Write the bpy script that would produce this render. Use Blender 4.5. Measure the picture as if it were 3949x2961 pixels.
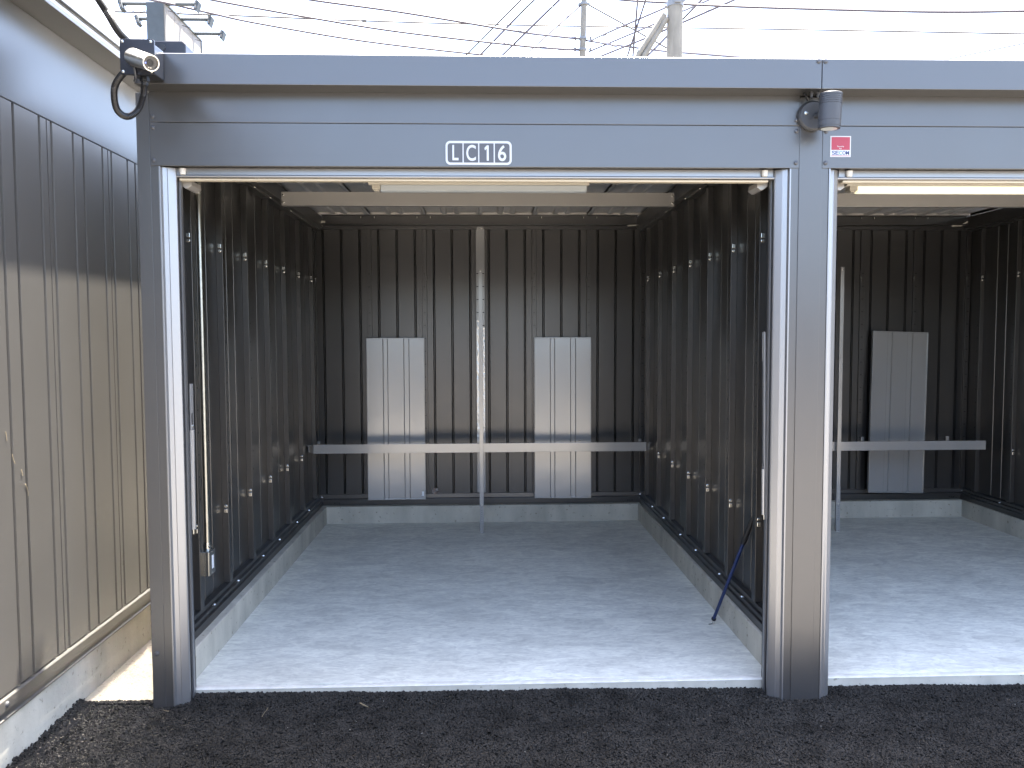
import bpy, bmesh, math, random
import numpy as np
from mathutils import Vector, Matrix
random.seed(7); rng = np.random.default_rng(11)
for o in list(bpy.data.objects): bpy.data.objects.remove(o)
SC = bpy.context.scene; COL = SC.collection
R = math.radians

# ------------------------------------------------------------------ camera
CAM = Vector((1.2062, -3.2579, 1.4216)); YAW, PITCH, ROLL, FPX = .0351, -.0577, -.0036, 3126.28
_a = Vector((math.sin(YAW)*math.cos(PITCH), math.cos(YAW)*math.cos(PITCH), math.sin(PITCH)))
_r = Vector((math.cos(YAW), -math.sin(YAW), 0)); _u = _r.cross(_a)
_R = _r*math.cos(ROLL)+_u*math.sin(ROLL); _U = _u*math.cos(ROLL)-_r*math.sin(ROLL)
cd = bpy.data.cameras.new('camera'); cam = bpy.data.objects.new('camera', cd); COL.objects.link(cam)
cd.sensor_fit = 'HORIZONTAL'; cd.sensor_width = 36; cd.lens = 36*FPX/3949; cd.clip_end = 2000; cd.clip_start = .05
cam.matrix_world = Matrix(((_R.x, _U.x, -_a.x, CAM.x), (_R.y, _U.y, -_a.y, CAM.y), (_R.z, _U.z, -_a.z, CAM.z), (0, 0, 0, 1)))
SC.camera = cam
# ------------------------------------------------------------------ sky, sun, exposure
SUNV = Vector((.134, .215, 1)).normalized()
W = bpy.data.worlds.new('World'); SC.world = W; W.use_nodes = True
nt = W.node_tree; sky = nt.nodes.new('ShaderNodeTexSky'); sky.sky_type = 'NISHITA'; sky.sun_disc = False
sky.sun_elevation = math.asin(SUNV.z); sky.sun_rotation = math.atan2(SUNV.x, SUNV.y)
sky.air_density = .8; sky.dust_density = 3.0; sky.ozone_density = .5; sky.altitude = 20
bg = nt.nodes['Background']; bg.inputs['Strength'].default_value = .088
nt.links.new(sky.outputs[0], bg.inputs['Color'])
sl = bpy.data.lights.new('sun', 'SUN'); sl.energy = 5.0; sl.angle = R(.53); sl.color = (1, .93, .82)
so = bpy.data.objects.new('sun', sl); COL.objects.link(so); so.location = (0, 0, 30)
so.rotation_euler = SUNV.to_track_quat('Z', 'Y').to_euler()
SC.view_settings.view_transform = 'Standard'; SC.view_settings.look = 'None'; SC.view_settings.gamma = 1
SC.view_settings.use_curve_mapping = False; SC.view_settings.exposure = 3.9
SC.cycles.max_bounces = 8; SC.cycles.diffuse_bounces = 4; SC.cycles.glossy_bounces = 5
SC.cycles.caustics_reflective = True; SC.cycles.blur_glossy = .15; SC.cycles.sample_clamp_indirect = 25

# ------------------------------------------------------------------ materials
def mat(name, col, rough=.5, metal=0., spec=.5, coat=0., emis=None, es=0., nvar=0., nscale=6., nstretch=(1, 1, 1),
        bump=0., bscale=40., bstretch=(1, 1, 1), rvar=0., col2=None, bdist=.01, spots=None, detail=5.):
    m = bpy.data.materials.new(name); m.use_nodes = True; n = m.node_tree.nodes; l = m.node_tree.links
    b = n['Principled BSDF']; b.inputs['Base Color'].default_value = (*col, 1); b.inputs['Roughness'].default_value = rough
    b.inputs['Metallic'].default_value = metal; b.inputs['Specular IOR Level'].default_value = spec
    b.inputs['Coat Weight'].default_value = coat; b.inputs['Coat Roughness'].default_value = .12
    if emis: b.inputs['Emission Color'].default_value = (*emis, 1); b.inputs['Emission Strength'].default_value = es
    geo = n.new('ShaderNodeNewGeometry')
    def noise(scale, stretch, det=5., rg=.55):
        mp = n.new('ShaderNodeMapping'); mp.inputs['Scale'].default_value = stretch
        l.new(geo.outputs['Position'], mp.inputs['Vector'])
        t = n.new('ShaderNodeTexNoise'); t.inputs['Scale'].default_value = scale; t.inputs['Detail'].default_value = det
        t.inputs['Roughness'].default_value = rg
        l.new(mp.outputs[0], t.inputs['Vector']); return t
    if nvar or col2:
        t = noise(nscale, nstretch, detail)
        rp = n.new('ShaderNodeValToRGB'); rp.color_ramp.elements[0].position = .3; rp.color_ramp.elements[1].position = .72
        c2 = col2 or tuple(min(1, c*(1+nvar)) for c in col); c1 = col if col2 else tuple(c*(1-nvar) for c in col)
        rp.color_ramp.elements[0].color = (*c1, 1); rp.color_ramp.elements[1].color = (*c2, 1)
        l.new(t.outputs['Fac'], rp.inputs['Fac']); out = rp.outputs['Color']
        if spots:
            t2 = noise(spots[0], spots[2] if len(spots) > 2 else (1, 1, 1), 4.); r2 = n.new('ShaderNodeValToRGB')
            r2.color_ramp.elements[0].position = spots[1]; r2.color_ramp.elements[1].position = spots[1]+.08
            r2.color_ramp.elements[0].color = (.55, .53, .5, 1); r2.color_ramp.elements[1].color = (1, 1, 1, 1)
            mx = n.new('ShaderNodeMix'); mx.data_type = 'RGBA'; mx.blend_type = 'MULTIPLY'; mx.inputs['Factor'].default_value = 1
            l.new(t2.outputs['Fac'], r2.inputs['Fac']); l.new(out, mx.inputs['A']); l.new(r2.outputs['Color'], mx.inputs['B']); out = mx.outputs['Result']
        l.new(out, b.inputs['Base Color'])
    if rvar:
        t = noise(5, (1, 1, 1)); mr = n.new('ShaderNodeMapRange'); mr.inputs['To Min'].default_value = rough-rvar; mr.inputs['To Max'].default_value = rough+rvar
        l.new(t.outputs['Fac'], mr.inputs['Value']); l.new(mr.outputs[0], b.inputs['Roughness'])
    if bump:
        t = noise(bscale, bstretch, 3.); bp_ = n.new('ShaderNodeBump'); bp_.inputs['Strength'].default_value = bump; bp_.inputs['Distance'].default_value = bdist
        l.new(t.outputs['Fac'], bp_.inputs['Height']); l.new(bp_.outputs[0], b.inputs['Normal'])
    return m

M = {}
PAINT = (.118, .1155, .114)
M['paint'] = mat('grey_painted_steel', PAINT, .31, .68, .5, bump=.10, bscale=3, bstretch=(1, 1, .5), bdist=.02, rvar=.04)
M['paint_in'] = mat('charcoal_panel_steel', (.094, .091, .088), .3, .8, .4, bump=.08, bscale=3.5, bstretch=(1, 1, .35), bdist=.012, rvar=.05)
M['paint_left'] = mat('charcoal_ribbed_steel', (.19, .182, .17), .35, .78, .5, bump=.07, bscale=3.2, bstretch=(1, 1, .35), bdist=.012, rvar=.04)
M['frieze'] = mat('pale_grey_painted_steel', (.125, .128, .13), .3, .6, .5, bump=.1, bscale=2, bdist=.02)
M['dark_gap'] = mat('black_gap_shade', (.012, .012, .013), .7)  # near-black: shade inside slots, holes and gaps put into the colour; also backing
M['bolt_paint'] = mat('painted_bolt', (.085, .085, .09), .4, .4)
M['zinc'] = mat('zinc_plated_steel', (.55, .54, .50), .25, 1.)
M['alu'] = mat('anodised_aluminium', (.31, .31, .315), .36, .8, bump=.05, bscale=2, bstretch=(60, 60, 1), bdist=.002)
M['alu_cream'] = mat('cream_rubber_strip', (.5, .44, .34), .5)
M['white_plastic'] = mat('white_plastic', (.55, .545, .52), .4)
M['shelf'] = mat('pale_grey_shelf_steel', (.365, .36, .35), .2, .38, bump=.2, bscale=4, bdist=.008)
M['beam'] = mat('taupe_painted_beam', (.37, .35, .325), .32, .35, bump=.06, bscale=3, bdist=.01)
M['deck'] = mat('galvanised_roof_deck', (.66, .63, .59), .4, .25, nvar=.12, nscale=9)
M['concrete'] = mat('cast_concrete', (.47, .445, .375), .85, nvar=.2, nscale=7, nstretch=(1, 1, .35), bump=.25, bscale=60, bdist=.004, spots=(38, .3))
M['gap_concrete'] = mat('gap_concrete', (.36, .325, .265), .85, nvar=.12, nscale=14, bump=.5, bscale=90, bdist=.004, spots=(60, .33))
M['slab_old'] = mat('trowelled_concrete', (.40, .415, .43), .55, nvar=.0, nscale=2.6, nstretch=(.8, 2.4, 1), col2=(.56, .575, .59), bump=.12, bscale=18, bstretch=(.6, 2.4, 1), bdist=.003, rvar=.12, detail=9., spots=(9, .27, (.6, 2.2, 1)))
M['slab_edge'] = mat('pale_slab_edge', (.58, .565, .52), .8, nvar=.14, nscale=20, bump=.3, bscale=60, bdist=.004)
M['asphalt'] = mat('asphalt', (.115, .106, .093), .75, nvar=.45, nscale=160, bump=.8, bscale=170, bdist=.008)
M['stone'] = mat('asphalt_aggregate', (.0265, .0248, .0225), .88, spec=.12, nvar=.42, nscale=11, detail=11., bump=.4, bscale=300, bdist=.002)
M['pebble'] = mat('pale_pebble', (.3, .29, .26), .7, nvar=.2, nscale=200)
M['dry'] = mat('dry_straw', (.26, .21, .13), .7, nvar=.2, nscale=100)
M['black'] = mat('black_plastic', (.01, .0105, .012), .35, rvar=.05)
M['navy_box'] = mat('dark_navy_enclosure', (.014, .015, .02), .3, .3)
M['silver'] = mat('brushed_silver', (.82, .79, .72), .28, 1.)
M['glass'] = mat('lens_glass', (.01, .01, .015), .05, 0, .8)
M['led'] = mat('blue_status_led', (.1, .15, .9), .3, emis=(.25, .35, 1), es=.12)
M['hose'] = mat('black_corrugated_hose', (.009, .009, .010), .3)
M['grey_metal'] = mat('dark_grey_cast_metal', (.055, .057, .062), .5, .2, bump=.2, bscale=200, bdist=.001)
M['red'] = mat('red_print', (.30, .028, .048), .4); M['white'] = mat('white_print', (.45, .458, .458), .4)
M['blue_print'] = mat('blue_print', (.014, .035, .15), .4); M['teal_print'] = mat('teal_print', (.05, .22, .24), .4)
M['sign_grey'] = mat('grey_sign_face', (.075, .077, .083), .45, .2)
M['cream'] = mat('cream_lamp_housing', (.52, .475, .39), .45)
M['diff_off'] = mat('opal_diffuser', (.45, .48, .49), .3)
M['diff_on'] = mat('lit_opal_diffuser', (.8, .75, .6), .3, emis=(1, .86, .55), es=.075)
M['steel_tube'] = mat('galvanised_conduit', (.4, .395, .35), .3, 1., nvar=.1, nscale=30)
M['box_steel'] = mat('steel_outlet_box', (.30, .30, .28), .25, .9)
M['blue_pole'] = mat('blue_enamel', (.008, .02, .08), .3)
M['grip'] = mat('black_brown_grip', (.012, .010, .008), .5)
M['film'] = mat('clear_crinkled_film', (.75, .72, .66), .12, .3, bump=1., bscale=90, bdist=.02, col2=(.25, .1, .06), nscale=60)
M['pole_conc'] = mat('spun_concrete', (.17, .16, .138), .9, nvar=.18, nscale=8, nstretch=(1, 1, .3), bump=.3, bscale=60, bdist=.01)
M['galv'] = mat('galvanised_steel', (.16, .165, .17), .5, .3)
M['wire'] = mat('black_insulated_wire', (.03, .027, .045), .6); M['thin_wire'] = mat('bare_steel_wire', (.03, .03, .035), .6, 0)
M['tower'] = mat('slate_sign_frame', (.04, .05, .057), .6, nvar=.15, nscale=4); M['tower_face'] = mat('white_sign_face', (.15, .14, .125), .6)
M['arc'] = mat('grey_arc_line', (.07, .07, .072), .6)
M['pale_wall'] = mat('pale_roof_cladding', (.36, .365, .38), .35, .3)
M['paper'] = mat('white_paper_label', (.8, .82, .84), .6); M['print_grey'] = mat('grey_print', (.3, .33, .38), .6)
M['shutter'] = mat('grey_shutter', (.16, .16, .165), .5, .2)

M['film'].node_tree.nodes['Principled BSDF'].inputs['Alpha'].default_value = 1
M['clear_wrap'] = mat('clear_protective_wrap', (.7, .69, .67), .12, .6, bump=.9, bscale=45, bstretch=(1, 1, .5), bdist=.01)
def slab_material():
    m = bpy.data.materials.new('trowelled_concrete'); m.use_nodes = True; n = m.node_tree.nodes; l = m.node_tree.links; b = n['Principled BSDF']
    geo = n.new('ShaderNodeNewGeometry')
    def layer(scale, st, det, dist, lo, hi, p0, p1):
        mp = n.new('ShaderNodeMapping'); mp.inputs['Scale'].default_value = st; l.new(geo.outputs['Position'], mp.inputs['Vector'])
        t = n.new('ShaderNodeTexNoise'); t.inputs['Scale'].default_value = scale; t.inputs['Detail'].default_value = det; t.inputs['Distortion'].default_value = dist; t.inputs['Roughness'].default_value = .62
        l.new(mp.outputs[0], t.inputs['Vector']); r = n.new('ShaderNodeValToRGB')
        r.color_ramp.elements[0].position = p0; r.color_ramp.elements[1].position = p1
        r.color_ramp.elements[0].color = (*lo, 1); r.color_ramp.elements[1].color = (*hi, 1); l.new(t.outputs['Fac'], r.inputs['Fac']); return r, t
    def mul(a, c):
        x = n.new('ShaderNodeMix'); x.data_type = 'RGBA'; x.blend_type = 'MULTIPLY'; x.inputs['Factor'].default_value = 1
        l.new(a, x.inputs['A']); l.new(c, x.inputs['B']); return x.outputs['Result']
    A, _ = layer(1.1, (1, 1.5, 1), 6, .6, (.70, .703, .635), (.82, .824, .745), .34, .66)
    B, tb = layer(5.5, (.75, 1.5, 1), 12, 1.2, (.80, .803, .812), (1.0, 1.0, 1.0), .36, .60)
    C, tc = layer(24, (.6, 1.5, 1), 8, 1.6, (.80, .80, .81), (1.05, 1.05, 1.04), .34, .60)
    D, _ = layer(75, (1, 1, 1), 2, 0, (.45, .43, .4), (1, 1, 1), .235, .26)
    l.new(mul(mul(mul(A.outputs[0], B.outputs[0]), C.outputs[0]), D.outputs[0]), b.inputs['Base Color'])
    mr = n.new('ShaderNodeMapRange'); mr.inputs['To Min'].default_value = .42; mr.inputs['To Max'].default_value = .8; l.new(tb.outputs['Fac'], mr.inputs['Value']); l.new(mr.outputs[0], b.inputs['Roughness'])
    bm_ = n.new('ShaderNodeBump'); bm_.inputs['Strength'].default_value = .25; bm_.inputs['Distance'].default_value = .004; l.new(tc.outputs['Fac'], bm_.inputs['Height']); l.new(bm_.outputs[0], b.inputs['Normal'])
    return m
M['slab'] = slab_material()

# ------------------------------------------------------------------ mesh helpers
class MB:
    def __init__(s): s.v = []; s.f = []
    def add(s, vs, fs):
        k = len(s.v); s.v += [tuple(v) for v in vs]; s.f += [tuple(i+k for i in f) for f in fs]; return s
    def box(s, x0, x1, y0, y1, z0, z1):
        return s.add([(x0, y0, z0), (x1, y0, z0), (x1, y1, z0), (x0, y1, z0), (x0, y0, z1), (x1, y0, z1), (x1, y1, z1), (x0, y1, z1)],
                     [(0, 3, 2, 1), (4, 5, 6, 7), (0, 1, 5, 4), (1, 2, 6, 5), (2, 3, 7, 6), (3, 0, 4, 7)])
    def prism(s, prof, axis, t0, t1):
        """closed 2-D profile extruded along an axis; prof in the two other axes (in xyz order)"""
        def P(p, t):
            return (t, p[0], p[1]) if axis == 'x' else (p[0], t, p[1]) if axis == 'y' else (p[0], p[1], t)
        n = len(prof); vs = [P(p, t0) for p in prof]+[P(p, t1) for p in prof]
        return s.add(vs, [tuple(range(n))[::-1], tuple(range(n, 2*n))]+[(i, (i+1) % n, n+(i+1) % n, n+i) for i in range(n)])
    def tube(s, pts, rad, n=10, cap=True):
        pts = [Vector(p) for p in pts]; rs = rad if isinstance(rad, (list, tuple)) else [rad]*len(pts)
        k = len(s.v); up = None
        for i, p in enumerate(pts):
            d = (pts[min(i+1, len(pts)-1)]-pts[max(i-1, 0)]).normalized()
            if up is None:
                up = Vector((0, 0, 1)) if abs(d.z) < .9 else Vector((1, 0, 0))
            a = d.cross(up).normalized(); b = a.cross(d).normalized(); up = b
            for j in range(n):
                t = 2*math.pi*j/n; s.v.append(tuple(p+(a*math.cos(t)+b*math.sin(t))*rs[i]))
        for i in range(len(pts)-1):
            for j in range(n):
                s.f.append((k+i*n+j, k+i*n+(j+1) % n, k+(i+1)*n+(j+1) % n, k+(i+1)*n+j))
        if cap: s.f.append(tuple(k+j for j in range(n))[::-1]); s.f.append(tuple(k+(len(pts)-1)*n+j for j in range(n)))
        return s
    def lathe(s, c, axis, prof, n=24):
        """prof: (t along axis, radius)"""
        c = Vector(c); ax = Vector(axis).normalized(); k = len(s.v)
        a = ax.cross(Vector((0, 0, 1)) if abs(ax.z) < .9 else Vector((1, 0, 0))).normalized(); b = ax.cross(a)
        for t, r in prof:
            for j in range(n):
                q = 2*math.pi*j/n; s.v.append(tuple(c+ax*t+(a*math.cos(q)+b*math.sin(q))*max(r, 1e-4)))
        for i in range(len(prof)-1):
            for j in range(n): s.f.append((k+i*n+j, k+i*n+(j+1) % n, k+(i+1)*n+(j+1) % n, k+(i+1)*n+j))
        s.f.append(tuple(k+j for j in range(n))[::-1]); s.f.append(tuple(k+(len(prof)-1)*n+j for j in range(n)))
        return s
    def build(s, name, m, parent=None, bevel=0., smooth=False, label=None, cat=None, group=None, kind=None, loc=None, rot=None, seg=2):
        me = bpy.data.meshes.new(name)
        org = Vector(loc) if loc else Vector((0, 0, 0))
        me.from_pydata([tuple(Vector(v)-org) for v in s.v] if loc else s.v, [], s.f)
        bm = bmesh.new(); bm.from_mesh(me); bmesh.ops.recalc_face_normals(bm, faces=bm.faces); bm.to_mesh(me); bm.free()
        me.materials.append(M[m])
        if smooth:
            me.polygons.foreach_set('use_smooth', [True]*len(me.polygons)); me.set_sharp_from_angle(angle=R(40))
        return link(name, me, parent, bevel, label, cat, group, kind, loc, rot, seg)

def link(name, me, parent=None, bevel=0., label=None, cat=None, group=None, kind=None, loc=None, rot=None, seg=2):
    o = bpy.data.objects.new(name, me); COL.objects.link(o)
    if loc: o.location = loc
    if rot: o.rotation_euler = rot
    if parent:
        o.parent = parent; o.matrix_parent_inverse = Matrix.Translation(-world_loc(parent))
    if bevel:
        b = o.modifiers.new('bevel', 'BEVEL'); b.width = bevel; b.segments = seg; b.limit_method = 'ANGLE'; b.angle_limit = R(40)
    tag(o, label, cat, group, kind); return o
WL = {}
def world_loc(o):
    v = Vector((0, 0, 0))
    if o.parent: v = Vector((0, 0, 0))
    return WL.get(o.name, v)
def tag(o, label=None, cat=None, group=None, kind=None):
    for k, v in (('label', label), ('category', cat), ('group', group), ('kind', kind)):
        if v: o[k] = v
def thing(name, label, cat, loc, group=None):
    o = bpy.data.objects.new(name, None); COL.objects.link(o); o.location = loc; o.empty_display_size = .1
    WL[o.name] = Vector(loc); tag(o, label, cat, group); return o
def dup(o, parent, off):
    c = o.copy(); COL.objects.link(c); c.location = o.location+Vector(off); c.parent = parent
    c.matrix_parent_inverse = Matrix.Translation(-world_loc(parent)); return c

def ray(u, v): return _a+_R*((u-1974.5)/FPX)+_U*((1480.5-v)/FPX)
def at_y(u, v, y):
    d = ray(u, v); return CAM+d*((y-CAM.y)/d.y)

# ------------------------------------------------------------------ the setting
MB().box(-80, 80, -90, 110, -.3, -.062).build('asphalt_ground', 'asphalt', kind='structure')
for i, (xa, xb) in enumerate(((-.0, 2.4), (2.56, 4.96))):
    fl = MB().box(xa, xb, .03, 2.92, -.2, 0).build('garage_floor', 'slab', kind='structure')
    # pale screeded lip at the drive
    mb = MB(); n = 90; xs = np.linspace(xa-.045, xb+.05, n); ph = i*3
    ft = [.0028*math.sin(x*9+ph)+.002*math.sin(x*31)+rng.normal(0, .0009) for x in xs]
    vs = []; vf = []
    for x, e in zip(xs, ft):
        vs += [(x, -.001+e*.2, -.0045), (x, .0005+e*.3, -.0015), (x, .005+e*.3, .0006), (x, .026+2.5*e, .0007), (x, .05, -.03)]; vf += [(x, .0006+e*.15, -.15), (x, .0006+e*.15, -.0046)]
    fs = [(5*k+j, 5*k+5+j, 5*k+6+j, 5*k+1+j) for k in range(n-1) for j in range(4)]
    mb.add(vs, fs); mb.build('slab_lip', 'slab_edge', fl, smooth=True)
    MB().add(vf, [(2*k, 2*k+2, 2*k+3, 2*k+1) for k in range(n-1)]).build('slab_face', 'concrete', fl, smooth=True)
MB().box(-.40, -.05, -.06, 6.5, -.2, -.022).build('gap_paving', 'gap_concrete', kind='structure')

# loose aggregate of the fresh asphalt: one mass of small angular stones
def scatter(x0, x1, y0, y1, n, r0, r1, z, mask=None):
    ph = (1+5**.5)/2
    iv = np.array([(-1, ph, 0), (1, ph, 0), (-1, -ph, 0), (1, -ph, 0), (0, -1, ph), (0, 1, ph), (0, -1, -ph), (0, 1, -ph), (ph, 0, -1), (ph, 0, 1), (-ph, 0, -1), (-ph, 0, 1)])/1.9
    fi = np.array([(0, 11, 5), (0, 5, 1), (0, 1, 7), (0, 7, 10), (0, 10, 11), (1, 5, 9), (5, 11, 4), (11, 10, 2), (10, 7, 6), (7, 1, 8), (3, 9, 4), (3, 4, 2), (3, 2, 6), (3, 6, 8), (3, 8, 9), (4, 9, 5), (2, 4, 11), (6, 2, 10), (8, 6, 7), (9, 8, 1)])
    x = rng.uniform(x0, x1, n); y = rng.uniform(y0, y1, n)
    if mask is not None: k = mask(x, y); x = x[k]; y = y[k]; n = len(x)
    rad = r0+(r1-r0)*rng.random(n)**2.2
    v = iv[None]*rad[:, None, None]*rng.uniform(.6, 1.3, (n, 12, 1))
    ang = rng.uniform(0, 6.28, n); c, s = np.cos(ang)[:, None], np.sin(ang)[:, None]
    sx = rng.uniform(.85, 1.15, n)[:, None]
    X = (v[:, :, 0]*c-v[:, :, 1]*s)*sx; Y = v[:, :, 0]*s+v[:, :, 1]*c; Z = v[:, :, 2]*.75
    zz = z(x, y, rad) if callable(z) else z
    P = np.stack([X+x[:, None], Y+y[:, None], Z+np.asarray(zz)[:, None]], -1).reshape(-1, 3)
    F = (fi[None]+12*np.arange(n)[:, None, None]).reshape(-1, 3)
    return P, F
def mesh_np(name, P, F, m):
    me = bpy.data.meshes.new(name); me.vertices.add(len(P)); me.vertices.foreach_set('co', P.astype(np.float32).ravel())
    me.loops.add(F.size); me.loops.foreach_set('vertex_index', F.astype(np.int32).ravel())
    me.polygons.add(len(F)); me.polygons.foreach_set('loop_start', np.arange(0, F.size, 3, dtype=np.int32))
    me.update(); me.validate(); me.materials.append(M[m]); return me
def gz(x, y): return -.019-.0075*np.clip(x, 0, 4)-.05*np.clip(-y, 0, .16)+.002*np.sin(x*5+y*3)+.0015*np.sin(x*13-y*9)
def okm(x, y): return (y < -.004+.006*np.sin(x*23)+.004*np.sin(x*61)) & ~((x < -.11) & (y > -.065+.01*np.sin(x*40)))
P1, F1 = scatter(-.40, 3.7, -.72, .0, 92000, .0024, .0060, lambda x, y, r: gz(x, y)-r*.25, okm)
# a heaped ragged lip against the slab and the foot of the kerb
P2, F2 = scatter(-.12, 3.7, -.03, -.002, 4200, .0035, .0075, lambda x, y, r: gz(x, y)+rng.uniform(-.002, .003, len(x)), None)
P0, F0_ = scatter(-.40, 3.7, -.74, .0, 14000, .007, .012, lambda x, y, r: gz(x, y)-r*.85, okm)
P3, F3 = scatter(-.40, -.34, -.75, -.06, 1800, .004, .0095, lambda x, y, r: gz(x, y)+np.clip((-.35-x)*.5, 0, .03)*rng.random(len(x)), None)
P4, F4 = scatter(-.40, -.10, -.075, -.052, 700, .004, .008, lambda x, y, r: -.022+rng.uniform(-.004, .003, len(x)), None)
Ps = [P1, P2, P3, P4, P0]; Fs = [F1, F2, F3, F4, F0_]; k = 0; FF = []
for p, f in zip(Ps, Fs): FF.append(f+k); k += len(p)
link('asphalt_aggregate', mesh_np('asphalt_aggregate', np.concatenate(Ps), np.concatenate(FF), 'stone'), label='coarse black aggregate of the fresh asphalt drive', cat='aggregate', kind='stuff')
P5, F5 = scatter(-.35, 3.8, -.75, -.01, 110, .0008, .0024, lambda x, y, r: gz(x, y)+.006, okm)
link('pale_grit', mesh_np('pale_grit', P5, F5, 'pebble'), label='tiny pale grit specks strewn over the black asphalt', cat='grit', kind='stuff')

# ------------------------------------------------------------------ the garage row
G = thing('garage_row', 'dark grey steel garage row with two open shutter bays', 'garage', (1.24, 0, 0))
DX = 2.56
def bolt(parent, p, ax=(0, -1, 0), r=.0075, h=.006, m='bolt_paint', name='bolt'):
    return MB().lathe(p, ax, [(-.001, r*1.25), (.0015, r*1.25), (.0017, r), (h*.8, r*.95), (h, r*.7)], 12).build(name, m, parent, smooth=True)

# posts: (x0, x1, raised strip, sides with a guide rail)
def rail(parent, x, s):
    """aluminium shutter guide at the jamb; s=+1 opens to +x"""
    pr = [(0, -.1035), (.006, -.1035), (.008, -.094), (.010, -.090), (.024, -.083), (.027, -.084), (.048, -.068), (.052, -.064), (.052, -.055), (0, -.055)]
    g = MB().prism([(x+s*a, b) for a, b in pr], 'z', -.09, 2.073).build('guide_rail', 'alu', parent, bevel=.0012)
    MB().prism([(x+s*a, b) for a, b in [(0, -.0545), (.049, -.0545), (.049, -.032), (0, -.032)]], 'z', -.09, 2.073).build('brush_slot', 'dark_gap', g)
    MB().prism([(x+s*a, b) for a, b in [(.02, -.0315), (.055, -.0315), (.055, -.012), (.052, -.012), (.052, -.028), (.02, -.028)]], 'z', -.09, 2.07).build('guide_lip', 'alu', g)
    MB().prism([(x+s*a, b) for a, b in [(0, -.0115), (.05, -.0115), (.046, .02), (0, .02)]], 'z', -.09, 2.07).build('jamb_backing', 'dark_gap', g)
pl = MB().box(-.097, -.019, -.1, .12, -.09, 2.345).build('post', 'paint', G, bevel=.002)
MB().box(-.0972, -.0485, -.1032, -.0995, -.09, 2.345).build('cover_strip', 'paint', pl, bevel=.001)
rail(pl, -.019, 1)
bolt(pl, (-.078, -.1035, .19), r=.009)
for x0, last in ((2.407, False), (4.967, True)):
    p = MB().box(x0, x0+.149, -.1, .12, -.09, 2.345).build('post', 'paint', G, bevel=.002)
    MB().box(x0+.0305, x0+.1205, -.1036, -.0995, -.09, 2.345).build('cover_strip', 'paint', p, bevel=.0012)
    rail(p, x0, -1)
    if not last: rail(p, x0+.149, 1)
# lintels
for i in range(2):
    xa, xb = (-.0475, 2.4365) if i == 0 else (2.5285, 2.4365+DX)
    lo = MB().box(xa, xb, -.1036, -.098, 2.074, 2.2345).build('lintel_panel', 'paint', G, bevel=.0012)
    up = MB().box(xa, xb, -.1036, -.098, 2.2365, 2.352).build('lintel_panel', 'paint', G, bevel=.0012)
    core = MB().box(xa, xb, -.0975, .10, 2.0775, 2.35).build('lintel_core', 'paint_in', G)
    for x in (xa+.0125, xb-.0125):
        for z in (2.094, 2.215): bolt(lo, (x, -.1036, z))
        bolt(up, (x, -.1036, 2.257))
    # shutter end bar under the lintel
    s0 = xa+.065 if i == 0 else 2.615; s1 = xb-.08
    sb = MB().box(s0, s1, -.055, -.025, 2.047, 2.0772).build('shutter_bar', 'alu', G, bevel=.003)
    MB().tube([(s0-.008, -.058, 2.044), (s1+.008, -.058, 2.044)], .0055, 12).build('edge_rod', 'alu', sb, smooth=True)
    MB().box(s0+.02, s1-.02, -.05, -.018, 2.0295, 2.0385).build('rubber_strip', 'alu_cream', sb, bevel=.003)
    for x in (s0+.04, s1-.04):
        MB().lathe((x, -.063, 2.072), (0, 0, -1), [(0, .0125), (.02, .011), (.023, .009)], 16).build('stopper', 'white_plastic', sb, smooth=True)
    for x, s in ((s0+.005, 1), (s1-.005, -1)):
        pr = [(x, 2.04), (x+s*.042, 2.04), (x+s*.045, 2.02), (x+s*.03, 2.008), (x+s*.02, 2.008), (x, 2.022)]
        MB().prism(pr, 'y', .0, .11).build('roller_bracket', 'beam', sb, bevel=.002)
# fascia and soffit
fx = (-.06, 2.4795, 2.4825, 5.14)
for i in range(2):
    f = MB().prism([(-.2, 2.3485), (-.2, 2.4575), (-.195, 2.4605), (-.12, 2.4605), (-.12, 2.3535), (-.19, 2.3535), (-.19, 2.3485)], 'x', fx[2*i], fx[2*i+1]).build('fascia_panel', 'paint', G, bevel=.0015)
    for x in ((fx[1]-.0115,) if i == 0 else (fx[2]+.0115,)): bolt(f, (x, -.2, 2.449), r=.0078)
MB().box(-.058, 5.13, -.1885, -.1045, 2.3495, 2.3525).build('soffit', 'paint', G)
MB().box(-.058, 5.13, -.119, 3.16, 2.40, 2.42).build('roof_sheet', 'deck', G)
MB().box(-.056, 5.128, -.1175, .12, 2.3555, 2.3985).build('roof_edge_beam', 'paint_in', G)

# foundation kerbs
kb = MB()
kb.prism([(-.095, -.2), (0, -.2), (0, .1276), (-.004, .1306), (-.095, .1306)], 'y', .0, 3.06)
kb.build('concrete_kerb', 'concrete', G)
MB().prism([(2.4, -.2), (2.56, -.2), (2.56, .1276), (2.556, .1306), (2.404, .1306), (2.4, .1276)], 'y', .0, 3.06).build('concrete_kerb', 'concrete', G)
MB().prism([(4.96, -.2), (5.06, -.2), (5.06, .1306), (4.964, .1306), (4.96, .1276)], 'y', .0, 3.06).build('concrete_kerb', 'concrete', G)
for xa, xb in ((0.0005, 2.3995), (2.5605, 4.9595)):
    MB().prism([(2.9236, -.2), (3.06, -.2), (3.06, .1306), (2.9276, .1306), (2.9236, .1276)], 'x', xa, xb).build('concrete_kerb', 'concrete', G)

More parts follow.
